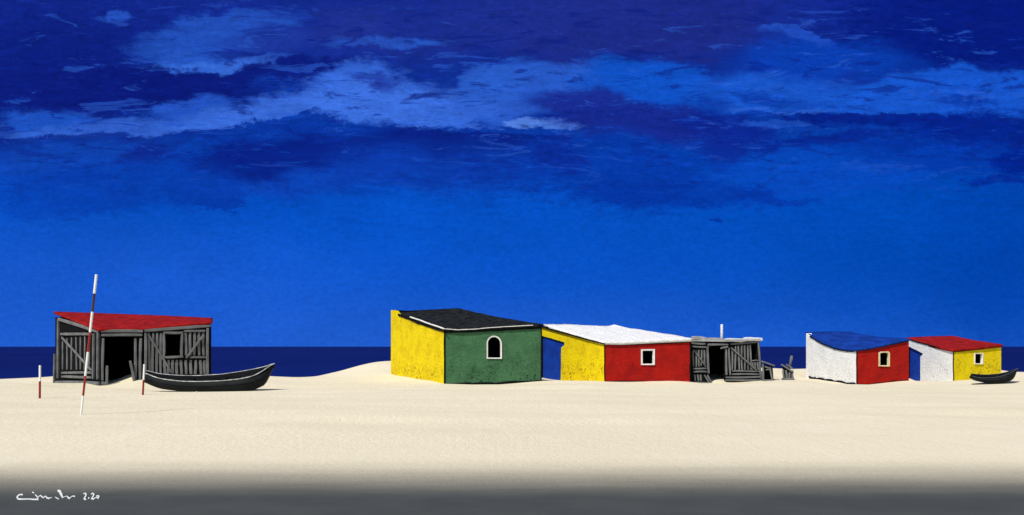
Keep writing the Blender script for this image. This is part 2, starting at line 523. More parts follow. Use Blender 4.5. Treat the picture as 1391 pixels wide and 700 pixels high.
def beams(rt, name, plane, lst, mat, t=.06, off=.03, parent=None, label=None, seg=5, wob=.010):
    """boards given in pixels (x0,y0,x1,y1,width px) lying on a wall plane, one mesh"""
    bm = bmesh.new()
    n3 = Vector((plane.n.x, plane.n.y, 0))
    for i, (x0, y0, x1, y1, w) in enumerate(lst):
        o = off + random.uniform(-.006, .006)
        p, q = plane.hit(x0, y0, o), plane.hit(x1, y1, o)
        wm = w * p.y / F * (.9 if mat is M['wood'] else 1)
        beam_into(bm, p, q, wm, t, n3, seg, wob)
    return build(name, bm, mat, parent or rt, label)

def polyline_board(rt, name, plane, pts, w, mat, t=.05, off=.02, parent=None, label=None, wob=.006):
    return beams(rt, name, plane, [(a[0], a[1], b[0], b[1], w) for a, b in zip(pts, pts[1:])], mat, t, off, parent, label, 6, wob)

def frame_ring(rt, plane, outer, inner, mat, proud=.05, label=None, name='window_frame'):
    """flat surround between two pixel polygons of the same length, a reveal deep"""
    bm = bmesh.new()
    n3 = Vector((plane.n.x, plane.n.y, 0))
    o1 = [plane.hit(*p) for p in outer]; i1 = [plane.hit(*p) for p in inner]
    j = lambda: Vector((0, 0, random.uniform(-.006, .006)))
    A_ = [bm.verts.new(p + n3 * proud + j()) for p in o1]; B_ = [bm.verts.new(p + n3 * (proud - .006) + j()) for p in i1]
    C_ = [bm.verts.new(p - n3 * .08) for p in i1]; D_ = [bm.verts.new(p - n3 * .08) for p in o1]
    m_ = len(A_)
    for i in range(m_):
        k_ = (i + 1) % m_
        for a, b in ((A_, B_), (B_, C_), (C_, D_), (D_, A_)):
            bm.faces.new((a[i], a[k_], b[k_], b[i]))
    return build(name, bm, mat, rt, label)

def prism(rt, name, plane, poly, depth, off, mat, label=None, parent=None):
    bm = bmesh.new()
    n3 = Vector((plane.n.x, plane.n.y, 0))
    a = [bm.verts.new(plane.hit(*p) + n3 * off) for p in poly]
    b = [bm.verts.new(v.co - n3 * depth) for v in a]
    bm.faces.new(a); bm.faces.new(b[::-1])
    for i in range(len(a)):
        j = (i + 1) % len(a)
        bm.faces.new((a[i], b[i], b[j], a[j]))
    bmesh.ops.bevel(bm, geom=bm.edges[:], offset=.012, segments=1, affect='EDGES')
    return build(name, bm, mat, parent or rt, label)

def wider(poly, f=1.09):
    mx = sum(p[0] for p in poly) / len(poly); my = sum(p[1] for p in poly) / len(poly)
    return [(mx + (a - mx) * f, my + (b - my) * f) for a, b in poly]
def roofpts(lst): return [W(*p) for p in lst]
def base3(g): return (g.x, g.y, hz(g.x, g.y))

HOUSES = 'painted beach houses'
# ---- green and yellow house
g = root('beach_house', base3(Q['gF']), 'green fronted house with yellow side, black roof and arched window', 'house', HOUSES)
KZ[g.name] = 3.2
hole = [(662.5, 486)] + [(662.5, 468)] + [(671 + 8.7 * math.cos(a), 467 - 9.2 * math.sin(a)) for a in np.linspace(math.pi * .93, math.pi * .07, 9)] + [(680, 468), (680, 486)]
pl, pf = shell(g, Q['gL'], Q['gF'], Q['gR'], Q['gK'],
    ([(531, 421.5), (536, 422.5), (541, 429), (556, 434.5), (570, 441), (584, 445), (603, 450.5)], [(531, 508), (567, 514), (603, 522)], []),
    ([(603, 450.5), (640, 449), (690, 446), (736, 444)], [(603, 522), (670, 521), (736, 518)], [wider(hole)]),
    M['yellow'], M['green'], 'yellow side wall', 'green front wall')
rf = build('roof', roof_bm(roofpts([(601, 446.5, 43.93), (622, 447, 44.07), (680, 444, 44.52), (738, 440.5, 44.92)]), roofpts([(538, 423, 49.7), (570, 421.4, 50), (612, 419.2, 50.3), (624, 418.8, 50.4), (631, 422.5, 50.4)]), .11, (.10, .02)), [M['roof_black'], M['tar']], g, 'black felt roof', True)
polyline_board(g, 'flashing', Plane(Q['gL'], Q['gF']), [(557, 430.5), (570, 435), (585, 440.5), (603, 446.8)], 1.6, M['trim_white'], .04, .10, rf)
polyline_board(g, 'flashing', Plane(Q['gF'], Q['gR']), [(603, 447.0), (625, 448.2), (650, 446.8), (685, 443.8), (724, 442.2)], 1.0, M['trim_white'], .04, .11, rf)
polyline_board(g, 'fascia', pl, [(541, 427.5), (556, 433.5), (570, 439.5), (584, 444), (603, 450)], 3.2, M['tar'], .06, .02)
polyline_board(g, 'fascia', pf, [(603, 451), (640, 450.2), (690, 447.5), (736, 445.2)], 3.4, M['tar'], .06, .02)
polyline_board(g, 'corner_batten', pf, [(604.2, 450), (603.9, 487), (604.2, 523)], 2.2, M['tar'], .04, .012)
polyline_board(g, 'corner_batten', pf, [(735.6, 446), (735.2, 480), (735.2, 519)], 1.6, M['tar'], .04, .012)
polyline_board(g, 'plinth', pf, [(604, 522), (640, 521.5), (672, 521), (705, 519), (735, 517.6)], 2.8, M['tar'], .05, .015, None, None, .02)
o_ = [(661.0, 487.4)] + [(661.0, 468)] + [(671 + 10.2 * math.cos(a), 467 - 10.8 * math.sin(a)) for a in np.linspace(math.pi * .93, math.pi * .07, 9)] + [(681.5, 468), (681.5, 487.4)]
frame_ring(g, pf, o_, hole, M['trim_white'], label='white arched surround')

# ---- red and yellow house with white roof
r = root('beach_house', base3(Q['rF']), 'red fronted house with yellow side, blue door and lumpy white roof', 'house', HOUSES)
KZ[r.name] = 2.35
door = [(735.2, 518), (735.2, 456), (750, 460.2), (766.4, 465.2), (766.4, 469), (762.2, 472.6), (761.6, 518)]
win = [(872.6, 494.2), (872.4, 476.6), (887, 476.2), (887, 494.2)]
pl, pf = shell(r, Q['rL'], Q['rF'], Q['rR'], Q['rK'],
    ([(732, 443.5), (745, 447.5), (780, 457.5), (821, 468)], [(732, 516), (785, 517), (821, 518.5)], [door]),
    ([(821, 468), (860, 467.5), (900, 466.2), (938, 464)], [(821, 518.5), (880, 519), (930, 519.5), (938, 521)], [wider(win)]),
    M['yellow'], M['red'], 'yellow side wall', 'red front wall')
dr = prism(r, 'door', pl, door, .08, -.09, M['blue'], 'blue door')
build('roof', roof_bm(roofpts([(820, 463.5, 44.92), (845, 464, 45.12), (900, 461.2, 45.6), (940.5, 459.5, 45.93)]), roofpts([(739, 440.2, 49.8), (770, 440.5, 50), (812, 442.6, 50.3), (835, 443.4, 50.5)]), .15, (.05, -.03), lump=.03, bumps=((.93, .9, .05, .12),)), [M['roof_white'], M['tar']], r, 'lumpy whitewashed roof', True)
polyline_board(r, 'fascia', pl, [(735, 443.6), (745, 446.5), (780, 456.5), (800, 462), (821, 467.5)], 1.8, M['tar'], .07, .06)
polyline_board(r, 'fascia', pf, [(821, 468.2), (860, 467.8), (900, 466.4), (938, 464.2)], 2.0, M['tar'], .05, .015)
polyline_board(r, 'corner_batten', pf, [(821.4, 468), (821.2, 495), (821.4, 519)], 1.3, M['tar'], .03, .01)
polyline_board(r, 'corner_batten', pf, [(937.8, 466), (937.6, 495), (937.4, 518)], 1.6, M['tar'], .03, .01)
polyline_board(r, 'plinth', pf, [(821.5, 518.4), (850, 518.8), (880, 518.6), (910, 519.2), (927, 519.6)], 1.8, M['tar'], .05, .012, None, None, .015)
# lump of render left standing at the foot of the red corner
bm = bmesh.new()
bmesh.ops.create_icosphere(bm, subdivisions=3, radius=.16)
c0 = pf.hit(933.5, 519.5, .02)
for v in bm.verts:
    v.co = Vector((v.co.x * 1.0, v.co.y * .7, v.co.z * .75)) * (1 + random.uniform(-.1, .1)) + c0
build('plaster_lump', bm, M['red'], r, None, True)
frame_ring(r, pf, [(870.6, 496.0), (870.6, 474.6), (889.0, 474.4), (889.0, 496.0)], win, M['trim_white'], label='cream white square surround')

# ---- white and red house with blue roof
w = root('beach_house', base3(Q['wF']), 'red fronted house with white side and sagging blue roof', 'house', HOUSES)
KZ[w.name] = 1.72
win = [(1195, 496.5), (1194.8, 480.4), (1197, 479.4), (1205, 479.2), (1206.6, 480.6), (1206.4, 496.5)]
pl, pf = shell(w, Q['wL'], Q['wF'], Q['wR'], Q['wK'],
    ([(1095, 453), (1098, 455), (1107, 462), (1118, 468.5), (1134, 474.5), (1150, 478), (1158, 478.5), (1163, 477.5)], [(1095, 513), (1130, 518), (1163, 523)], []),
    ([(1163, 477.5), (1190, 473), (1215, 468), (1234.5, 463.5)], [(1163, 523), (1200, 520.5), (1234.5, 517.5)], [wider(win)]),
    M['white'], M['red'], 'white side wall', 'red front wall')
build('roof', roof_bm(roofpts([(1162, 474.3, 44.93), (1190, 470, 45.2), (1215, 464.5, 45.5), (1236, 459.8, 45.73)]), roofpts([(1094, 451.2, 50.2), (1125, 450.6, 50.4), (1156, 450.6, 50.7), (1162, 452.5, 50.8), (1168, 454.4, 50.9)]), .10, (.22, .04)), [M['roof_blue'], M['tar']], w, 'sagging blue roof', True)
polyline_board(w, 'fascia', pl, [(1100, 457), (1107, 461.5), (1118, 468), (1134, 474), (1150, 477.3), (1163, 477)], 1.6, M['tar'], .05, .015)
polyline_board(w, 'fascia', pf, [(1163, 477), (1190, 472.6), (1215, 467.4), (1234.5, 463)], 1.8, M['tar'], .05, .015)
polyline_board(w, 'corner_batten', pf, [(1163.7, 478), (1163.9, 500), (1164.4, 523)], 1.5, M['tar'], .03, .01)
polyline_board(w, 'plinth', pf, [(1164, 523), (1180, 522.6), (1200, 520.6), (1218, 518.4), (1234, 517.6)], 1.8, M['tar'], .05, .012, None, None, .015)
polyline_board(w, 'plinth', pl, [(1099, 512), (1108, 514.2), (1120, 516), (1134, 518.4), (1148, 520), (1162, 522.4)], 2.6, M['tar'], .05, .012, None, 'dark crumbling foot of the white wall', .03)
frame_ring(w, pf, [(1193.3, 497.9), (1193.2, 479.6), (1196, 477.8), (1206, 477.6), (1208.0, 479.8), (1207.9, 497.9)], win, M['trim_cream'], label='cream yellow window surround')

# ---- white and yellow house with red roof
y = root('beach_house', base3(Q['yF']), 'yellow fronted house with white side, blue door and red roof', 'house', HOUSES)
KZ[y.name] = 1.85
door = [(1233.4, 520), (1234, 470.6), (1253.4, 480.2), (1253.4, 481.8), (1250.2, 484.2), (1250, 520)]
win = [(1324, 493.8), (1324, 481), (1333.6, 480.8), (1333.6, 493.8)]
pl, pf = shell(y, Q['yL'], Q['yF'], Q['yR'], Q['yK'],
    ([(1230, 460), (1236, 462), (1262, 469.5), (1280, 474.5), (1294.5, 478.5)], [(1230, 518), (1275, 521), (1294.5, 518.5)], [door]),
    ([(1294.5, 478.5), (1325, 475.5), (1360, 471.5)], [(1294.5, 518.5), (1325, 516), (1360, 510)], [wider(win)]),
    M['white'], M['yellow'], 'white side wall', 'yellow front wall')
prism(y, 'door', pl, door, .08, -.09, M['blue'], 'blue door')
build('roof', roof_bm(roofpts([(1293.5, 475, 45.42), (1325, 472.2, 45.88), (1362.5, 468.2, 46.44)]), roofpts([(1229.5, 458.6, 50.2), (1265, 456.8, 50.5), (1295, 456.4, 50.9), (1299, 459.5, 51), (1304, 460.2, 51.1)]), .10, (.05, -.02)), [M['roof_red'], M['tar']], y, 'red roof', True)
polyline_board(y, 'fascia', pl, [(1236, 461.5), (1262, 469), (1280, 474), (1294.5, 478)], 1.6, M['tar'], .05, .015)
polyline_board(y, 'fascia', pf, [(1294.5, 478), (1325, 475.2), (1360, 471.2)], 1.6, M['tar'], .05, .015)
polyline_board(y, 'corner_batten', pf, [(1295, 478), (1295, 500), (1295.4, 518.5)], 1.1, M['tar'], .03, .01)
polyline_board(y, 'plinth', pl, [(1251, 518.6), (1264, 520), (1276, 521), (1286, 519.6), (1294, 518.6)], 1.3, M['tar'], .04, .01, None, None, .012)
frame_ring(y, pf, [(1323.1, 494.8), (1323.1, 480.1), (1334.5, 479.9), (1334.5, 494.8)], win, M['trim_white'], label='pale window surround')

# ------------------------------------------------------------------ grey plank hut with red roof
h = root('plank_hut', base3(Q['hutF']), 'grey plank hut with red roof, open doorway and square window beside the big boat', 'hut', 'grey plank huts')
KZ[h.name] = 2.9
z2 = lambda x, y: (60 + x / 4.119, 410 + y / 4.119)
z3 = lambda x, y: (180 + x / 5, 410 + y / 5)
doorh = [z2(340, 490), z2(340, 195), z2(503, 195), z2(503, 490)]
winh = [z3(230, 367), z3(230, 224), z3(322, 224), z3(322, 367)]
pl, pf = shell(h, Q['hutL'], Q['hutF'], Q['hutR'], Q['hutK'],
    ([(75, 431), (105, 441), (137, 451)], [(75, 520), (137, 524)], []),
    ([(137, 451), (195, 449.5), (287, 442)], [(137, 524), (200, 518), (287, 513)], [doorh, winh]),
    M['board_shade_black'], M['board_shade_black'], 'dark boarding behind the planks', 'dark boarding behind the planks')
build('roof', roof_bm(roofpts([(134, 446.4, 43.85), (165, 447, 44.3), (195, 446, 44.7), (240, 441.8, 45.35), (288.8, 436.6, 45.9)]), roofpts([(73, 423.2, 49.4), (140, 425.5, 50), (220, 428.5, 50.6), (289, 432, 51.2)]), .11, .02, lump=.018), [M['roof_red'], M['tar']], h, 'weathered red roof', True)
def b2(*l): return [(*z2(a, b), *z2(c, d), w_ / 4.119) for a, b, c, d, w_ in l]
def b3(*l): return [(*z3(a, b), *z3(c, d), w_ / 5) for a, b, c, d, w_ in l]
def b6(*l): return [(920 + a / 7, 430 + b / 7, 920 + c / 7, 430 + d / 7, w_ / 7) for a, b, c, d, w_ in l]
beams(h, 'planks', pl, b2(*[(x, y0, x + random.uniform(-4, 4), 380, 17) for x, y0 in ((103, 222), (128, 205), (153, 200), (178, 198), (203, 196), (228, 194), (252, 194))]), M['wood'], .04, .022)
beams(h, 'rail', pl, b2((92, 180, 264, 183, 17)), M['wood'], .05, .06)
beams(h, 'rail', pl, b2((98, 397, 264, 398, 15)), M['wood'], .05, .05)
beams(h, 'rail', pl, b2((98, 420, 264, 423, 15)), M['wood'], .05, .05)
beams(h, 'rail', pl, b2((66, 449, 306, 458, 20)), M['wood'], .07, .09)
beams(h, 'rail', pf, b2((318, 456, 345, 458, 20)), M['wood'], .07, .09)
beams(h, 'rafter', pl, b2((78, 97, 304, 168, 20)), M['wood'], .07, .05)
beams(h, 'brace', pl, b2((98, 200, 264, 385, 14)), M['wood'], .05, .10)
for q_ in ((78, 100, 76, 428, 18), (278, 178, 273, 432, 17), (301, 174, 299, 434, 17)):
    beams(h, 'post', pl, b2(q_), M['wood'], .09, .06)
beams(h, 'stake', pl, b2((59, 293, 55, 462, 16)), M['wood'], .09, .06)
for q_ in ((330, 205, 326, 440, 15), (512, 205, 509, 445, 16), (540, 205, 536, 448, 16), (568, 175, 566, 440, 15)):
    beams(h, 'post', pf, b2(q_), M['wood'], .09, .06)
beams(h, 'stake', pf, b2((354, 358, 348, 478, 15)), M['wood'], .07, .16)
beams(h, 'stake', pf, b2((482, 330, 504, 452, 16)), M['wood'], .07, .16)
beams(h, 'lintel', pf, b2((318, 163, 552, 166, 18)), M['wood'], .07, .07)
beams(h, 'lintel', pf, b2((320, 186, 548, 187, 17)), M['wood'], .07, .09)
beams(h, 'rafter', pf, b3((82, 199, 530, 161, 23)), M['wood'], .08, .05)
vp = [(x, 212, x + random.uniform(-4, 4), 490, 18) for x in (112, 139, 166, 192)]
vp += [(x, 396, x + random.uniform(-3, 3), 492, 20) for x in (218, 244, 272, 300, 330, 362, 396, 430, 462, 488)]
vp += [(x, 208, x + random.uniform(-3, 3), 366, 19) for x in (362, 392, 422, 452, 480)]
beams(h, 'planks', pf, b3(*vp), M['wood'], .04, .022)
beams(h, 'post', pf, b3((511, 178, 509, 495, 20)), M['wood'], .09, .06)
beams(h, 'brace', pf, b3((105, 222, 266, 482, 15)), M['wood'], .05, .10)
beams(h, 'brace', pf, b3((486, 224, 363, 382, 15)), M['wood'], .05, .10)
beams(h, 'rail', pf, b3((348, 201, 494, 196, 15)), M['wood'], .05, .06)
beams(h, 'rail', pf, b3((388, 379, 498, 376, 15)), M['wood'], .05, .06)
beams(h, 'window_frame', pf, b3((214, 212, 212, 376, 18), (210, 211, 342, 211, 17), (336, 214, 334, 372, 18), (216, 377, 344, 375, 17)), M['wood'], .08, .07)

# ------------------------------------------------------------------ grey plank shack with driftwood roof
s = root('plank_hut', base3(Q['sF']), 'small grey plank hut with white driftwood roof next to the red house', 'hut', 'grey plank huts')
KZ[s.name] = 2.05
z6 = lambda x, y: (920 + x / 7, 430 + y / 7)
doors = [z6(306, 650), z6(300, 282), z6(452, 282), z6(458, 650)]
wins = [z6(706, 414), z6(706, 268), z6(762, 268), z6(766, 414)]
pl, pf = shell(s, Q['sL'], Q['sF'], Q['sR'], Q['sK'],
    ([(940, 464), (937, 464)], [(940, 519), (937, 521)], []),
    ([(937, 464), (985, 464), (1032, 463)], [(937, 521), (985, 519), (1032, 518)], [doors, wins]),
    M['board_shade_black'], M['board_shade_black'], 'dark boarding', 'dark boarding behind the planks')
build('roof', roof_bm(roofpts([(937, 461.4, 46.25), (985, 462, 46.4), (1033.5, 460.8, 46.65)]), roofpts([(940, 461, 50.2), (985, 461, 50.2), (1023, 461, 50.2)]), .08), [M['driftwood_grey'], M['tar']], s, 'flat weathered roof')
lg = beams(s, 'roof_log', pf, b6((138, 205, 290, 214, 34), (285, 214, 442, 226, 30)), M['driftwood_grey'], .16, .04, label='grey driftwood log', wob=.02)
lg = beams(s, 'roof_log', pf, b6((446, 230, 640, 222, 36), (630, 222, 804, 213, 34)), M['driftwood'], .16, .04, label='bleached white driftwood log', wob=.025)
bm = bmesh.new()
ps = [pf.hit(*z6(423, yy), -.35) for yy in (235, 160, 100, 76)]
tube_into(bm, ps, [.062, .06, .058, .052], 10)
build('chimney_pipe', bm, M['roof_white'], s, 'white pipe', True)
beams(s, 'planks', pf, b6(*[(x, y0, x + random.uniform(-3, 5), y1, 17) for x, y0, y1 in ((151, 328, 478), (178, 322, 478), (205, 318, 478), (231, 318, 470), (256, 318, 462))]), M['wood'], .04, .022)
beams(s, 'planks', pf, b6(*[(x, 552, x + random.uniform(-2, 6), 612, 18) for x in (168, 196, 224)]), M['wood'], .04, .022, label='short planks at the foot')
beams(s, 'planks', pf, b6(*[(x, y0, x + random.uniform(-2, 8), 508, 17) for x, y0 in ((524, 305), (553, 282), (582, 277), (611, 274), (640, 272), (668, 270), (694, 270))]), M['wood'], .04, .022)
beams(s, 'planks', pf, b6(*[(x, 432, x + 3, 508, 15) for x in (716, 740, 764)]), M['wood'], .04, .022, label='short planks under the window')
for q_ in ((135, 252, 268, 260, 22), (138, 284, 300, 295, 15), (150, 495, 278, 495, 17), (150, 525, 278, 526, 17), (148, 630, 305, 632, 15), (505, 262, 760, 246, 17), (524, 520, 776, 521, 16), (520, 549, 772, 550, 17), (463, 580, 806, 577, 19), (458, 609, 802, 605, 18), (702, 421, 772, 419, 12)):
    beams(s, 'rail', pf, b6(q_), M['wood'], .05, .055)
for q_ in ((285, 300, 300, 540, 20), (462, 308, 470, 556, 20), (491, 300, 502, 558, 17), (770, 240, 792, 562, 19)):
    beams(s, 'post', pf, b6(q_), M['wood'], .09, .06)
beams(s, 'lintel', pf, b6((288, 267, 482, 267, 24)), M['wood'], .07, .07)
beams(s, 'lintel', pf, b6((412, 306, 482, 286, 18)), M['wood'], .06, .12)
beams(s, 'brace', pf, b6((154, 316, 272, 478, 13)), M['wood'], .05, .10)
beams(s, 'brace', pf, b6((514, 296, 757, 516, 15)), M['wood'], .05, .10)
beams(s, 'brace', pf, b6((260, 556, 300, 632, 15)), M['wood'], .05, .10)
beams(s, 'brace', pf, b6((288, 556, 326, 632, 15)), M['wood'], .05, .12)

# ---- little hutch beside it
pa = Plane(G(1035.5, 46.6), G(1051, 46.44))
hc = root('hutch', base3(G(1043, 46.5)), 'small grey board hutch with slanted lid standing against the plank hut', 'hutch')
def hollow_box(rt, plane, poly, depth, mat, name, off=0, label=None):
    bm = bmesh.new()
    n3 = Vector((plane.n.x, plane.n.y, 0))
    a = [bm.verts.new(plane.hit(*p) + n3 * off) for p in poly]
    b = [bm.verts.new(v.co - n3 * depth) for v in a]
    c = [bm.verts.new(v.co.lerp(sum((x.co for x in a), Vector()) / len(a), .12)) for v in a]
    d = [bm.verts.new(v.co - n3 * (depth - .05)) for v in c]
    m_ = len(a)
    bm.faces.new(b[::-1]); bm.faces.new(d)
    for i in range(m_):
        j = (i + 1) % m_
        bm.faces.new((a[i], b[i], b[j], a[j]))
        bm.faces.new((a[i], a[j], c[j], c[i]))
        bm.faces.new((c[i], c[j], d[j], d[i]))
    return build(name, bm, mat, rt, label)
hollow_box(hc, pa, [z6(812, 612), z6(810, 452), z6(898, 480), z6(908, 612)], .55, M['tar'], 'box', 0, 'dark open box')
for q_ in ((818, 452, 816, 612, 18), (884, 482, 902, 610, 17)):
    beams(hc, 'post', pa, b6(q_), M['wood'], .05, .03)
for q_ in ((832, 478, 874, 490, 17), (812, 606, 912, 606, 16), (842, 505, 885, 510, 12)):
    beams(hc, 'rail', pa, b6(q_), M['wood'], .05, .05)
bm = bmesh.new()
a0, a1 = pa.hit(*z6(796, 430), .08), pa.hit(*z6(922, 472), .08)
dd = Vector((-pa.n.x, -pa.n.y, 0)) * .7
mid = dd * .5
beam_into(bm, a0 + mid, a1 + mid, .72, .06, Vector((.25, 0, 1)), 4, .01)
build('lid', bm, M['wood'], hc, 'slanted board lid')

# ---- broken crate with a leaning stick
pc = Plane(G(1061, 46.5), G(1080, 46.32))
bc = root('broken_crate', base3(G(1070, 46.4)), 'broken grey plank crate alone on the sand between the huts and the white walled house', 'crate')
prism(bc, 'box', pc, [z6(995, 604), z6(1012, 560), z6(1000, 500), z6(998, 462), z6(1060, 500), z6(1104, 522), z6(1098, 560), z6(1110, 604)], .45, 0, M['tar'], 'dark body')
for q_ in ((1004, 505, 1016, 588, 18), (1034, 512, 1042, 588, 20), (1066, 532, 1068, 588, 19), (1094, 540, 1096, 588, 15)):
    beams(bc, 'plank', pc, b6(q_), M['wood'], .04, .03)
beams(bc, 'rail', pc, b6((990, 594, 1114, 594, 17)), M['wood'], .06, .06)
beams(bc, 'rail', pc, b6((988, 456, 1098, 528, 17)), M['wood'], .05, .07, label='fallen slanting board')
beams(bc, 'rail', pc, b6((1034, 456, 1106, 502, 16)), M['wood'], .05, .05, label='fallen slanting board')
bm = bmesh.new()
tube_into(bm, [pc.hit(*z6(1060, 520), -.1), pc.hit(*z6(1076, 440), -.1), pc.hit(*z6(1084, 405), -.1), pc.hit(*z6(1088, 374), -.1)], [.05, .055, .07, .055], 8)
build('stick', bm, M['wood'], bc, 'leaning stick', True)

# ------------------------------------------------------------------ boats
def boat(name, label, near, far, keel, Yn, Yf, Yk, rim_mat, bow_tip, stern_open=True, thwarts=(.35, .62)):
    """clinker punt: near and far gunwale and bottom line given as pixel curves at their distances"""
    N = 40
    def curve(pts, Y):
        xs = np.array([p[0] for p in pts], float); ys = np.array([p[1] for p in pts], float)
        def f(u):
            # smooth interpolation
            x = xs[0] + (xs[-1] - xs[0]) * u
            e = (xs[-1] - xs[0]) * .03
            yv = np.mean([np.interp(min(max(x + d, xs[0]), xs[-1]), xs, ys) for d in (-e, -e / 2, 0, e / 2, e)])
            return x, yv
        return f
    cn, cf, ck = curve(near, Yn), curve(far, Yf), curve(keel, Yk)
    rows = []
    tip = W(*bow_tip, (Yn + Yf) / 2)
    for i in range(N + 1):
        u = i / N
        w_ = 1 - max(0, (u - .72) / .28) ** 1.6            # closes towards the bow
        ws = .72 + .28 * min(1, u / .2)                      # a little narrower at the stern
        ym = (Yn + Yf) / 2
        yn, yf = ym + (Yn - ym) * w_ * ws, ym + (Yf - ym) * w_ * ws
        pn, pf_, pk = W(*cn(u), yn), W(*cf(u), yf), None
        kx, ky = ck(u)
        zk = W(kx, ky, Yk).z
        xk = W(kx, ky, Yk).x
        half = (yf - yn) / 2 * .84
        kn, kf = Vector((xk, ym - half, zk)), Vector((xk, ym + half, zk + (pf_.z - pn.z) * .5 * w_))
        rows.append((pn, pn.lerp(kn, .5) + Vector((0, -.07 * w_, 0)), kn, kf, pf_.lerp(kf, .5) + Vector((0, .05 * w_, 0)), pf_))
    rt = root(name, tuple((rows[N // 2][2] + rows[N // 2][3]) / 2), label, 'boat', 'black beached boats')
    bm = bmesh.new()
    O = [[bm.verts.new(p) for p in r_] for r_ in rows]
    for a, b in zip(O, O[1:]):
        for j in range(5): bm.faces.new((a[j], b[j], b[j + 1], a[j + 1]))
    bm.faces.new(O[0])
    bmesh.ops.recalc_face_normals(bm, faces=bm.faces[:])
    out_faces = bm.faces[:]
    # inner skin
    I = []
    for r_ in rows:
        c = sum(r_, Vector()) / 6
        q = []
        for j, p in enumerate(r_):
            inw = Vector((0, 1 if j < 3 else -1, 0)) * .035
            if j in (2, 3): inw = Vector((0, .02 if j == 2 else -.02, .05))
            if abs(r_[0].y - r_[5].y) < .12: inw *= .2
            q.append(bm.verts.new(p + inw))
        I.append(q)
    for a, b in zip(I, I[1:]):
        for j in range(5):
            f = bm.faces.new((a[j + 1], b[j + 1], b[j], a[j])); f.material_index = 1
    f = bm.faces.new(I[0][::-1]); f.material_index = 1
    for a, b, c, d in zip(O, O[1:], I, I[1:]):
        bm.faces.new((a[0], c[0], d[0], b[0])); bm.faces.new((a[5], b[5], d[5], c[5]))
    bm.faces.new((O[-1][0], O[-1][1], O[-1][2], O[-1][3], O[-1][4], O[-1][5]))
    hull = build('hull', bm, [M['boat_black'], M['boat_inner']], rt, None, True)
    for side, lab in ((0, None), (5, None)):
        bm = bmesh.new()
        tube_into(bm, [r_[side] + Vector((0, 0, .012)) for r_ in rows], [.017 for i in range(N + 1)], 6)
        build('gunwale', bm, rim_mat, rt, lab, True)
    for u in thwarts:
        r_ = rows[int(u * N)]
        bm = bmesh.new()
        a, b = r_[0].lerp(r_[1], .25), r_[5].lerp(r_[4], .25)
        beam_into(bm, a + Vector((0, .03, 0)), b - Vector((0, .03, 0)), .2, .035, Vector((0, 0, 1)), 4, .004)
        build('thwart', bm, M['boat_inner'], rt)
    # strake rubbing along the near side
    bm = bmesh.new()
    tube_into(bm, [r_[0].lerp(r_[1], .8) + Vector((0, -.012, 0)) for r_ in rows[1:-3]], [.018] * (N - 3), 5)
    build('rubbing_strake', bm, M['boat_black'], rt, None, True)
    return rt
boat('rowing_boat', 'long black boat with white rim and raised bow lying before the plank hut',
     [(198, 507), (206, 511.5), (220, 515.5), (246, 518.6), (270, 519), (300, 518), (325, 515.5), (342, 512), (354, 506.5), (363, 500), (368, 496.5), (373, 493.6)],
     [(199, 503.5), (206, 506), (216, 508.5), (240, 510.5), (266, 511), (300, 509.2), (330, 504.8), (350, 501), (362, 498), (368, 496), (373, 493.6)],
     [(199, 518.5), (206, 522.5), (222, 528), (248, 531), (270, 532), (300, 532.2), (332, 531.4), (350, 529), (358, 524.5), (362.5, 516), (366, 507), (372, 496)],
     38.6, 39.9, 39.1, M['boat_rim'], (373, 493.6))
boat('rowing_boat', 'small black boat drawn up before the yellow fronted house',
     [(1320, 511), (1326, 513.2), (1336, 514.2), (1350, 513.6), (1362, 511.4), (1371, 508), (1377, 504.5), (1383, 501.2)],
     [(1319.5, 508.3), (1328, 509.4), (1340, 509.8), (1355, 508.8), (1366, 506.6), (1373, 504.4), (1378, 502.6), (1383, 501.2)],
     [(1321, 514.6), (1327, 518.6), (1336, 520.8), (1346, 521.2), (1357, 520), (1367, 517), (1373, 513.5), (1377.5, 508), (1382, 502.4)],
     42.3, 43.3, 42.8, M['boat_greyrim'], (1383, 501.2), thwarts=(.4,))

# ------------------------------------------------------------------ striped poles
def striped(name, label, cat, a, b, bands, r0, r1, group):
    rt_loc = Vector(a)
    pts, rad, mi = [], [], []
    mats = [M['pole_white'], M['pole_red'], M['pole_brown']]
    A_, B_ = Vector(a), Vector(b)
    pts.append(A_ - (B_ - A_).normalized() * .25); rad.append(r0); mi.append(bands[0][1])
    f0 = 0
    for f1, m_ in bands:
        for e in (f0, (f0 + f1) / 2):
            pts.append(A_.lerp(B_, e)); rad.append(r0 + (r1 - r0) * e); mi.append(m_)
        f0 = f1
    pts.append(B_); rad.append(r1)
    bm = bmesh.new()
    tube_into(bm, pts, rad, 12, mi)
    o = build(name, bm, mats, None, None, False, loc=tuple(rt_loc))
    o['label'] = label; o['category'] = cat; o['group'] = group
    return o
PG = 'red and white striped poles'
Yp = F * EYE / 93.5
striped('striped_pole', 'tall leaning pole banded red, white and brown in front of the hut', 'pole', W(110, 564.5, Yp), W(131, 373, Yp),
        [(.14, 0), (.28, 1), (.45, 0), (.59, 1), (.735, 0), (.865, 2), (1, 0)], .024, .031, PG)
zz = hz(*G(54, 31.9))
striped('striped_peg', 'short white and red peg standing alone at the left of the plank hut', 'peg', W(54, 542.5, 31.9), W(54.3, 496.5, 31.9), [(.53, 1), (1, 0)], .034, .032, PG)
striped('striped_peg', 'short white and red peg close to the stern of the big boat', 'peg', W(194, 537.5, 34.2), W(196, 495, 34.2), [(.5, 1), (1, 0)], .033, .031, PG)

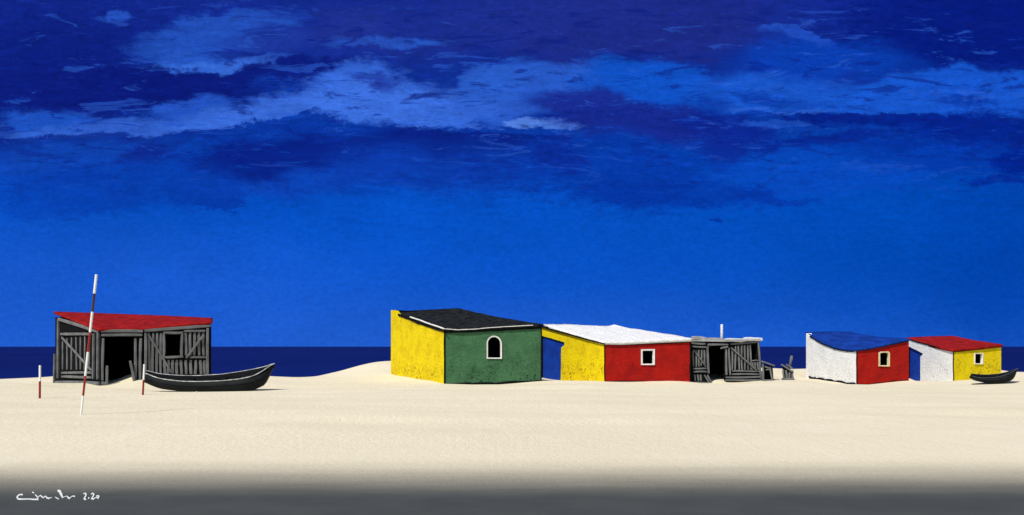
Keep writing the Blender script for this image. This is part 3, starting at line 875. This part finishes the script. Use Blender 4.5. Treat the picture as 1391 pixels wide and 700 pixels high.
# ------------------------------------------------------------------ white brushed writing on the painted shade strip
def writing():
    zg = .011
    def gp(px, py):
        Y = F * (EYE - zg) / (py - HY)
        return Vector(((px - CX) / F * Y, Y, zg))
    sc = 180 / 1391
    S = [  # strokes in zoomed pixels (x, y, half width)
        [(240, 246, 7), (215, 245, 8), (192, 255, 9), (178, 275, 9), (190, 291, 8), (230, 294, 7), (300, 292, 6), (360, 296, 7), (402, 296, 8)],
        [(338, 220, 5), (350, 225, 6), (358, 229, 3)],
        [(368, 246, 4), (385, 262, 6), (402, 292, 5)],
        [(400, 272, 5), (425, 256, 6), (440, 268, 6), (455, 280, 5), (478, 263, 6), (492, 280, 7), (515, 287, 8), (545, 278, 3)],
        [(578, 272, 2), (598, 284, 4), (620, 294, 2)],
        [(604, 204, 8), (625, 210, 15), (640, 240, 14), (652, 266, 10), (660, 282, 4)],
        [(655, 280, 5), (680, 270, 3), (702, 264, 4), (716, 278, 7), (730, 288, 7), (748, 272, 4), (770, 264, 6), (788, 266, 5)],
        [(875, 240, 5), (893, 234, 7), (905, 244, 8), (898, 268, 8), (882, 292, 7), (905, 298, 5)],
        [(925, 284, 7), (938, 284, 7)],
        [(955, 246, 4), (972, 236, 7), (986, 246, 8), (978, 268, 8), (962, 290, 7), (985, 294, 5), (1004, 280, 6)],
        [(1010, 268, 7), (1026, 260, 5), (1042, 268, 6), (1034, 284, 6), (1014, 276, 6)]]
    bm = bmesh.new()
    for st in S:
        pts = []
        for (a, b) in zip(st, st[1:]):
            for i in range(4):
                f = i / 4
                pts.append(tuple(p + (q - p) * f for p, q in zip(a, b)))
        pts.append(st[-1])
        L_, R_ = [], []
        for i, (x, yv, hw) in enumerate(pts):
            x0, y0, _ = pts[max(i - 1, 0)]; x1, y1, _ = pts[min(i + 1, len(pts) - 1)]
            dx, dy = x1 - x0, y1 - y0
            l = math.hypot(dx, dy) or 1
            nx, ny = -dy / l, dx / l
            hw *= .8 * (1 + random.uniform(-.12, .12))
            L_.append(gp((x + nx * hw) * sc, 640 + (yv + ny * hw) * sc)); R_.append(gp((x - nx * hw) * sc, 640 + (yv - ny * hw) * sc))
        zo = S.index(st) * .0004
        lv = [bm.verts.new(p + Vector((0, 0, zo))) for p in L_]; rv = [bm.verts.new(p + Vector((0, 0, zo))) for p in R_]
        lb = [bm.verts.new(p - Vector((0, 0, .004))) for p in L_]; rb = [bm.verts.new(p - Vector((0, 0, .004))) for p in R_]
        for i in range(len(lv) - 1):
            bm.faces.new((lv[i], lv[i + 1], rv[i + 1], rv[i]))
            bm.faces.new((lv[i], lb[i], lb[i + 1], lv[i + 1])); bm.faces.new((rv[i], rv[i + 1], rb[i + 1], rb[i]))
        bm.faces.new((lv[0], rv[0], rb[0], lb[0])); bm.faces.new((lv[-1], lb[-1], rb[-1], rv[-1]))
    o = build('painted_writing', bm, M['pole_white'], None, None, False, loc=tuple(gp(75, 676)))
    o['label'] = 'white handwritten scrawl and date brushed on the grey painted shade strip'; o['category'] = 'writing'
writing()

# ------------------------------------------------------------------ light
EL, AZ = math.radians(51), math.radians(53)          # AZ: from the left (-x) towards the viewer (-y)
sd = Vector((-math.cos(AZ) * math.cos(EL), -math.sin(AZ) * math.cos(EL), math.sin(EL)))
sun = bpy.data.lights.new('sun', 'SUN')
sun.energy = 4.6; sun.angle = math.radians(.5); sun.color = (1, .95, .87)
so = bpy.data.objects.new('sun', sun); COL.objects.link(so)
so.rotation_euler = sd.to_track_quat('Z', 'Y').to_euler()
so.location = sd * 100

# ------------------------------------------------------------------ sky: clear deep blue with torn layers of dark and pale cloud
world = bpy.data.worlds.new('World'); scene.world = world
world.use_nodes = True
t = NT(world.node_tree); t.n.clear()
out = t.add('ShaderNodeOutputWorld')
bg = t.add('ShaderNodeBackground', {1: .10})
t.l.new(bg.outputs[0], out.inputs[0])
sky = t.add('ShaderNodeTexSky', sky_type='NISHITA', sun_disc=False)
sky.sun_elevation = EL
sky.sun_rotation = math.atan2(sd.x, sd.y)
sky.altitude = 0; sky.air_density = 1.0; sky.dust_density = .4; sky.ozone_density = 3.0
gdir = t.add('ShaderNodeTexCoord').outputs['Generated']
sep = t.add('ShaderNodeSeparateXYZ', {0: gdir})
dx, dy, dz = sep.outputs
dyc = t.math('MAXIMUM', dy, .08)
U = t.math('ADD', t.math('MULTIPLY', t.math('DIVIDE', dx, dyc), 13.91), 6.955)       # hundreds of photo pixels on the sky
V = t.math('SUBTRACT', 4.71, t.math('MULTIPLY', t.math('DIVIDE', dz, dyc), 13.91))
uv = t.add('ShaderNodeCombineXYZ', {0: U, 1: V, 2: 0.0}).outputs[0]
def nz(scale, sx, sy, detail=5, rough=.6, dist=0.0, seed=0.0, rot=0.0, col=False):
    mp = t.add('ShaderNodeMapping', {0: uv, 1: (seed, seed * .7, seed), 2: (0, 0, rot), 3: (sx, sy, 1)}).outputs[0]
    x = t.add('ShaderNodeTexNoise', {'Vector': mp, 'Scale': scale, 'Detail': detail, 'Roughness': rough, 'Distortion': dist})
    return x.outputs[1 if col else 0]
wp = nz(1.0, .9, 1.6, 8, .70, .3, 3.1, .1, True)
wv = t.add('ShaderNodeVectorMath', {0: wp, 1: (.5, .5, .5)}, operation='SUBTRACT').outputs[0]
wv = t.add('ShaderNodeVectorMath', {0: wv, 1: (1.5, .62, 0)}, operation='MULTIPLY').outputs[0]
uvw = t.add('ShaderNodeVectorMath', {0: uv, 1: wv}, operation='ADD').outputs[0]
vw = t.add('ShaderNodeSeparateXYZ', {0: uvw}).outputs[1]
c = t.ramp(t.math('DIVIDE', vw, 4.71), [
    (0.0, lin(20, 42, 142)), (.16, lin(16, 42, 142)), (.30, lin(12, 50, 152)), (.45, lin(8, 62, 172)),
    (.60, lin(6, 78, 194)), (.80, lin(20, 85, 201)), (1.0, lin(33, 93, 206))])
streak = nz(2.0, .6, 2.6, 6, .68, .6, 7.7, .14)
grain = nz(15, .8, 1.1, 4, .75, .3, 2.2, .3)
dry = nz(7, .55, 1.9, 6, .75, .5, 4.1, -.12)
edge_n = t.math('ADD', t.math('MULTIPLY', t.math('SUBTRACT', grain, .5), .55), t.math('MULTIPLY', t.math('SUBTRACT', dry, .5), .9))
def layer(c, cx, cy, rx, ry, ang, rgb, a, top=.35, bot=.35, st=.5, dr=.6):
    """one torn sheet of cloud: centre, radii and tilt in photo pixels; separate softness of its upper and lower edge"""
    tied = t.add('ShaderNodeVectorMath', {0: c, 1: (1e-7, 1e-7, 0), 2: uvw}, operation='MULTIPLY_ADD').outputs[0]
    mp = t.add('ShaderNodeMapping', {0: tied, 1: (cx / 100, cy / 100, 0), 2: (0, 0, math.radians(ang)), 3: (rx / 100, ry / 100, 1)}, vector_type='TEXTURE').outputs[0]
    my = t.add('ShaderNodeVectorMath', {0: mp, 1: (0, 1, 0)}, operation='DOT_PRODUCT').outputs[1]
    ln = t.add('ShaderNodeVectorMath', {0: mp}, operation='LENGTH').outputs[1]
    ln = t.math('ADD', ln, t.math('MULTIPLY', t.math('SUBTRACT', streak, .5), st * 2.0))
    ln = t.math('ADD', ln, t.math('MULTIPLY', edge_n, dr))
    sf = t.maprange(my, -.6, .6, top, bot)
    f = t.add('ShaderNodeMapRange', {0: ln, 1: t.math('ADD', 1.0, sf), 2: t.math('SUBTRACT', 1.0, sf), 3: 0.0, 4: 1.0}, interpolation_type='SMOOTHSTEP').outputs[0]
    return t.mix(t.math('MULTIPLY', f, a), c, lin(*rgb))
S_, H_ = .5, .13
LY = [
    (1290, 330, 420, 130, 0, (0, 73, 180), .85, .8, .9, .1, .1),
    (1380, 330, 110, 160, 0, (0, 64, 170), .6, .8, .8, .1, .1),
    (640, 330, 330, 70, 0, (3, 84, 203), .6, .8, .8, .2, .2),
    (120, 400, 330, 70, 0, (27, 92, 210), .5, .8, .8, .1, .1),
    (850, 30, 200, 56, 0, (30, 44, 136), .9, .6, .35, .4),
    (620, 40, 180, 40, -4, (30, 48, 145), .7, .6, .5, .5),
    (70, 110, 200, 110, 0, (13, 30, 124), .8, .6, .5, .4),
    (1330, 35, 190, 62, 0, (4, 24, 122), .85, .6, .3, .4),
    (150, 22, 16, 6, 0, (40, 88, 200), .7, S_, S_, .6),
    (307, 36, 96, 15, -7, (40, 90, 200), .65, .3, .4, .7),
    (248, 70, 78, 26, 0, (38, 90, 200), .65, .4, .3, .6),
    (300, 90, 85, 8, -5, (58, 112, 220), .75, .5, .2, .7),
    (365, 62, 70, 22, -5, (34, 62, 166), .55, .5, .5, .6),
    (532, 58, 72, 8, -4, (42, 92, 204), .75, .4, .4, .8),
    (480, 38, 50, 24, 20, (36, 52, 146), .5, .5, .5, .5),
    (60, 125, 130, 40, 0, (12, 27, 120), .85, S_, S_, .4),
    (210, 124, 150, 26, -2, (11, 26, 118), .97, H_, .4, .25, .3),
    (160, 111, 46, 18, 0, (11, 26, 118), .97, H_, .4, .15, .3),
    (238, 110, 38, 17, 0, (11, 26, 118), .97, H_, .4, .15, .3),
    (375, 96, 110, 12, -6, (12, 28, 122), .92, .25, .4, .4),
    (62, 166, 60, 18, 4, (30, 84, 196), .85, .4, .3, .5),
    (130, 178, 130, 10, -3, (54, 104, 214), .7, .5, .25, .7),
    (258, 150, 56, 20, -8, (38, 88, 202), .8, .25, .4, .5),
    (362, 146, 140, 15, -12, (58, 108, 218), .9, .5, H_, .5),
    (475, 105, 60, 18, -8, (54, 104, 214), .85, .3, .4, .5),
    (530, 138, 118, 32, 5, (60, 111, 222), .95, .3, H_, .4, .4),
    (500, 106, 34, 9, 6, (30, 52, 156), .8, .3, .5, .5),
    (672, 118, 52, 30, -5, (46, 98, 208), .8, .3, .5, .6),
    (650, 148, 90, 16, 0, (50, 100, 212), .65, .5, .3, .7),
    (575, 125, 34, 3, -10, (32, 56, 150), .7, .4, .5, .4),
    (28, 208, 34, 7, -6, (12, 40, 142), .85, .2, .5, .3),
    (120, 189, 80, 6, -2, (13, 34, 132), .85, .3, .5, .5),
    (90, 216, 140, 24, -4, (18, 76, 190), .6, .5, .5, .4),
    (192, 210, 36, 16, -6, (13, 36, 136), .85, .5, .5, .4),
    (390, 208, 135, 30, -7, (9, 33, 132), .97, .3, .35, .3, .5),
    (590, 188, 140, 18, 2, (10, 32, 130), .92, H_, .5, .4),
    (440, 176, 90, 14, -4, (9, 55, 162), .7, .3, .5, .5),
    (275, 262, 52, 22, 10, (7, 56, 166), .85, .4, H_, .4),
    (160, 256, 150, 30, -3, (8, 62, 174), .75, .6, .5, .4),
    (90, 286, 90, 12, -2, (8, 66, 180), .6, .5, .3, .5),
    (600, 222, 160, 30, 0, (12, 56, 166), .75, .5, .6, .6, 1.2),
    (430, 246, 130, 18, -6, (14, 66, 182), .6, .5, .5, .6, 1.2),
    (735, 103, 84, 23, 0, (42, 94, 206), .85, .3, .5, .5),
    (880, 114, 92, 30, 8, (16, 82, 198), .9, .2, .3, .4),
    (785, 136, 56, 16, 4, (28, 44, 146), .85, .5, .5, .4),
    (1120, 78, 120, 26, 0, (10, 64, 180), .85, .4, .5, .5),
    (1085, 48, 46, 7, 8, (34, 82, 198), .7, H_, .5, .5),
    (1055, 125, 108, 24, 0, (24, 86, 202), .9, .4, .4, .5),
    (1180, 142, 90, 18, 0, (24, 86, 202), .85, .4, .25, .5),
    (1290, 124, 140, 32, -2, (22, 84, 202), .97, H_, .2, .3, .4),
    (1050, 134, 50, 7, 6, (8, 52, 160), .7, .4, .5, .6),
    (1310, 134, 32, 9, 0, (8, 48, 156), .75, .4, .5, .7),
    (1040, 92, 18, 5, 0, (8, 40, 146), .7, .4, .5, .4),
    (705, 166, 32, 7, 4, (84, 130, 226), .9, .25, H_, .6),
    (764, 173, 30, 8, 0, (80, 128, 226), .9, .3, H_, .6),
    (870, 168, 112, 26, 4, (22, 40, 138), .96, .25, .4, .3, .5),
    (990, 178, 66, 20, 8, (12, 36, 140), .85, .3, .5, .4),
    (1092, 163, 28, 11, 6, (6, 34, 136), .9, .2, .4, .4),
    (1060, 170, 44, 5, 3, (34, 88, 202), .65, .3, .4, .5),
    (1060, 150, 60, 3, 2, (44, 96, 208), .7, .3, .4, .4),
    (976, 206, 36, 14, 10, (13, 34, 136), .85, .4, .4, .5),
    (1200, 163, 110, 10, -2, (5, 32, 134), .92, H_, .5, .3),
    (1335, 178, 95, 27, 0, (5, 34, 138), .95, .3, .5, .3),
    (1120, 191, 100, 9, -7, (8, 36, 142), .85, .3, .4, .5),
    (1210, 198, 62, 7, -2, (6, 40, 146), .75, .3, .3, .5),
    (850, 236, 125, 42, 4, (6, 56, 166), .85, .5, .5, .5, 1.2),
    (760, 212, 30, 24, 35, (12, 40, 146), .75, .2, .5, .3),
    (900, 262, 130, 14, 3, (5, 52, 162), .7, .5, .4, .6, 1.1),
    (1010, 231, 38, 10, 6, (7, 46, 156), .85, .4, .2, .4),
    (1110, 234, 145, 33, -3, (7, 72, 188), .9, .25, .4, .4),
    (1040, 268, 60, 5, 8, (5, 50, 160), .7, .3, .4, .4),
    (1290, 212, 130, 22, 4, (4, 54, 166), .7, .5, .5, .5),
    (1383, 222, 34, 22, 0, (2, 34, 142), .9, .4, .4, .4),
    (1365, 248, 46, 6, 4, (3, 40, 148), .8, .3, .4, .4),
    (970, 299, 12, 4, 10, (4, 44, 152), .7, .3, .4, .4),
]
# ragged scud between the sheets
vy = t.add('ShaderNodeSeparateXYZ', {0: uvw}).outputs[1]
band = t.math('MULTIPLY', t.maprange(vy, 1.3, 1.9), t.maprange(vy, 3.1, 2.3))
torn = nz(1.7, .55, 1.7, 7, .66, .8, 12.3, .1)
c = t.mix(t.math('MULTIPLY', t.math('MULTIPLY', t.maprange(torn, .48, .56), band), .75), c, lin(8, 48, 156))
for l in LY: c = layer(c, *l)
upper = t.math('MULTIPLY', t.maprange(vy, -.2, .4), t.maprange(vy, 3.0, 1.6))
torn2 = nz(2.3, .45, 2.4, 7, .7, .9, 21.7, .12)
c = t.mix(t.math('MULTIPLY', t.math('MULTIPLY', t.maprange(torn2, .575, .635), upper), .42), c, lin(44, 94, 206))
torn3 = nz(3.1, .42, 2.9, 8, .74, .7, 33.1, -.08)
midb = t.math('MULTIPLY', t.maprange(vy, .7, 1.4), t.maprange(vy, 3.2, 2.0))
c = t.mix(t.math('MULTIPLY', t.math('MULTIPLY', t.maprange(torn3, .42, .37), midb), .6), c, lin(9, 34, 136))
c = t.mix(t.math('MULTIPLY', t.math('MULTIPLY', t.maprange(torn3, .58, .63), midb), .45), c, lin(20, 76, 192))
c = t.mix(t.math('MULTIPLY', t.math('MULTIPLY', t.maprange(torn2, .445, .385), upper), .62), c, lin(12, 32, 130))
hz_fade = t.maprange(vy, 4.2, 1.5)
broad = nz(.8, .6, 1.2, 4, .6, .3, 9.4)
vf = t.math('ADD', 1.0, t.math('MULTIPLY', t.math('SUBTRACT', dry, .5), t.math('ADD', .16, t.math('MULTIPLY', hz_fade, .85))))
vf = t.math('MULTIPLY', vf, t.math('ADD', 1.0, t.math('MULTIPLY', t.math('SUBTRACT', grain, .5), .62)))
vf = t.math('MULTIPLY', vf, t.math('ADD', 1.0, t.math('MULTIPLY', t.math('SUBTRACT', broad, .5), .35)))
c = t.add('ShaderNodeVectorMath', {0: c, 3: vf}, operation='SCALE').outputs[0]
c = t.add('ShaderNodeVectorMath', {0: c, 3: 10.0}, operation='SCALE').outputs[0]
front = t.maprange(dy, .25, .6)
fin = t.mix(front, sky.outputs[0], c)
t.l.new(fin, bg.inputs[0])
world.cycles.sampling_method = 'MANUAL'
world.cycles.sample_map_resolution = 512

scene.cycles.max_bounces = 6; scene.cycles.diffuse_bounces = 3
scene.view_settings.view_transform = 'Standard'
scene.view_settings.look = 'None'
scene.view_settings.exposure = 0.0
scene.view_settings.gamma = 1
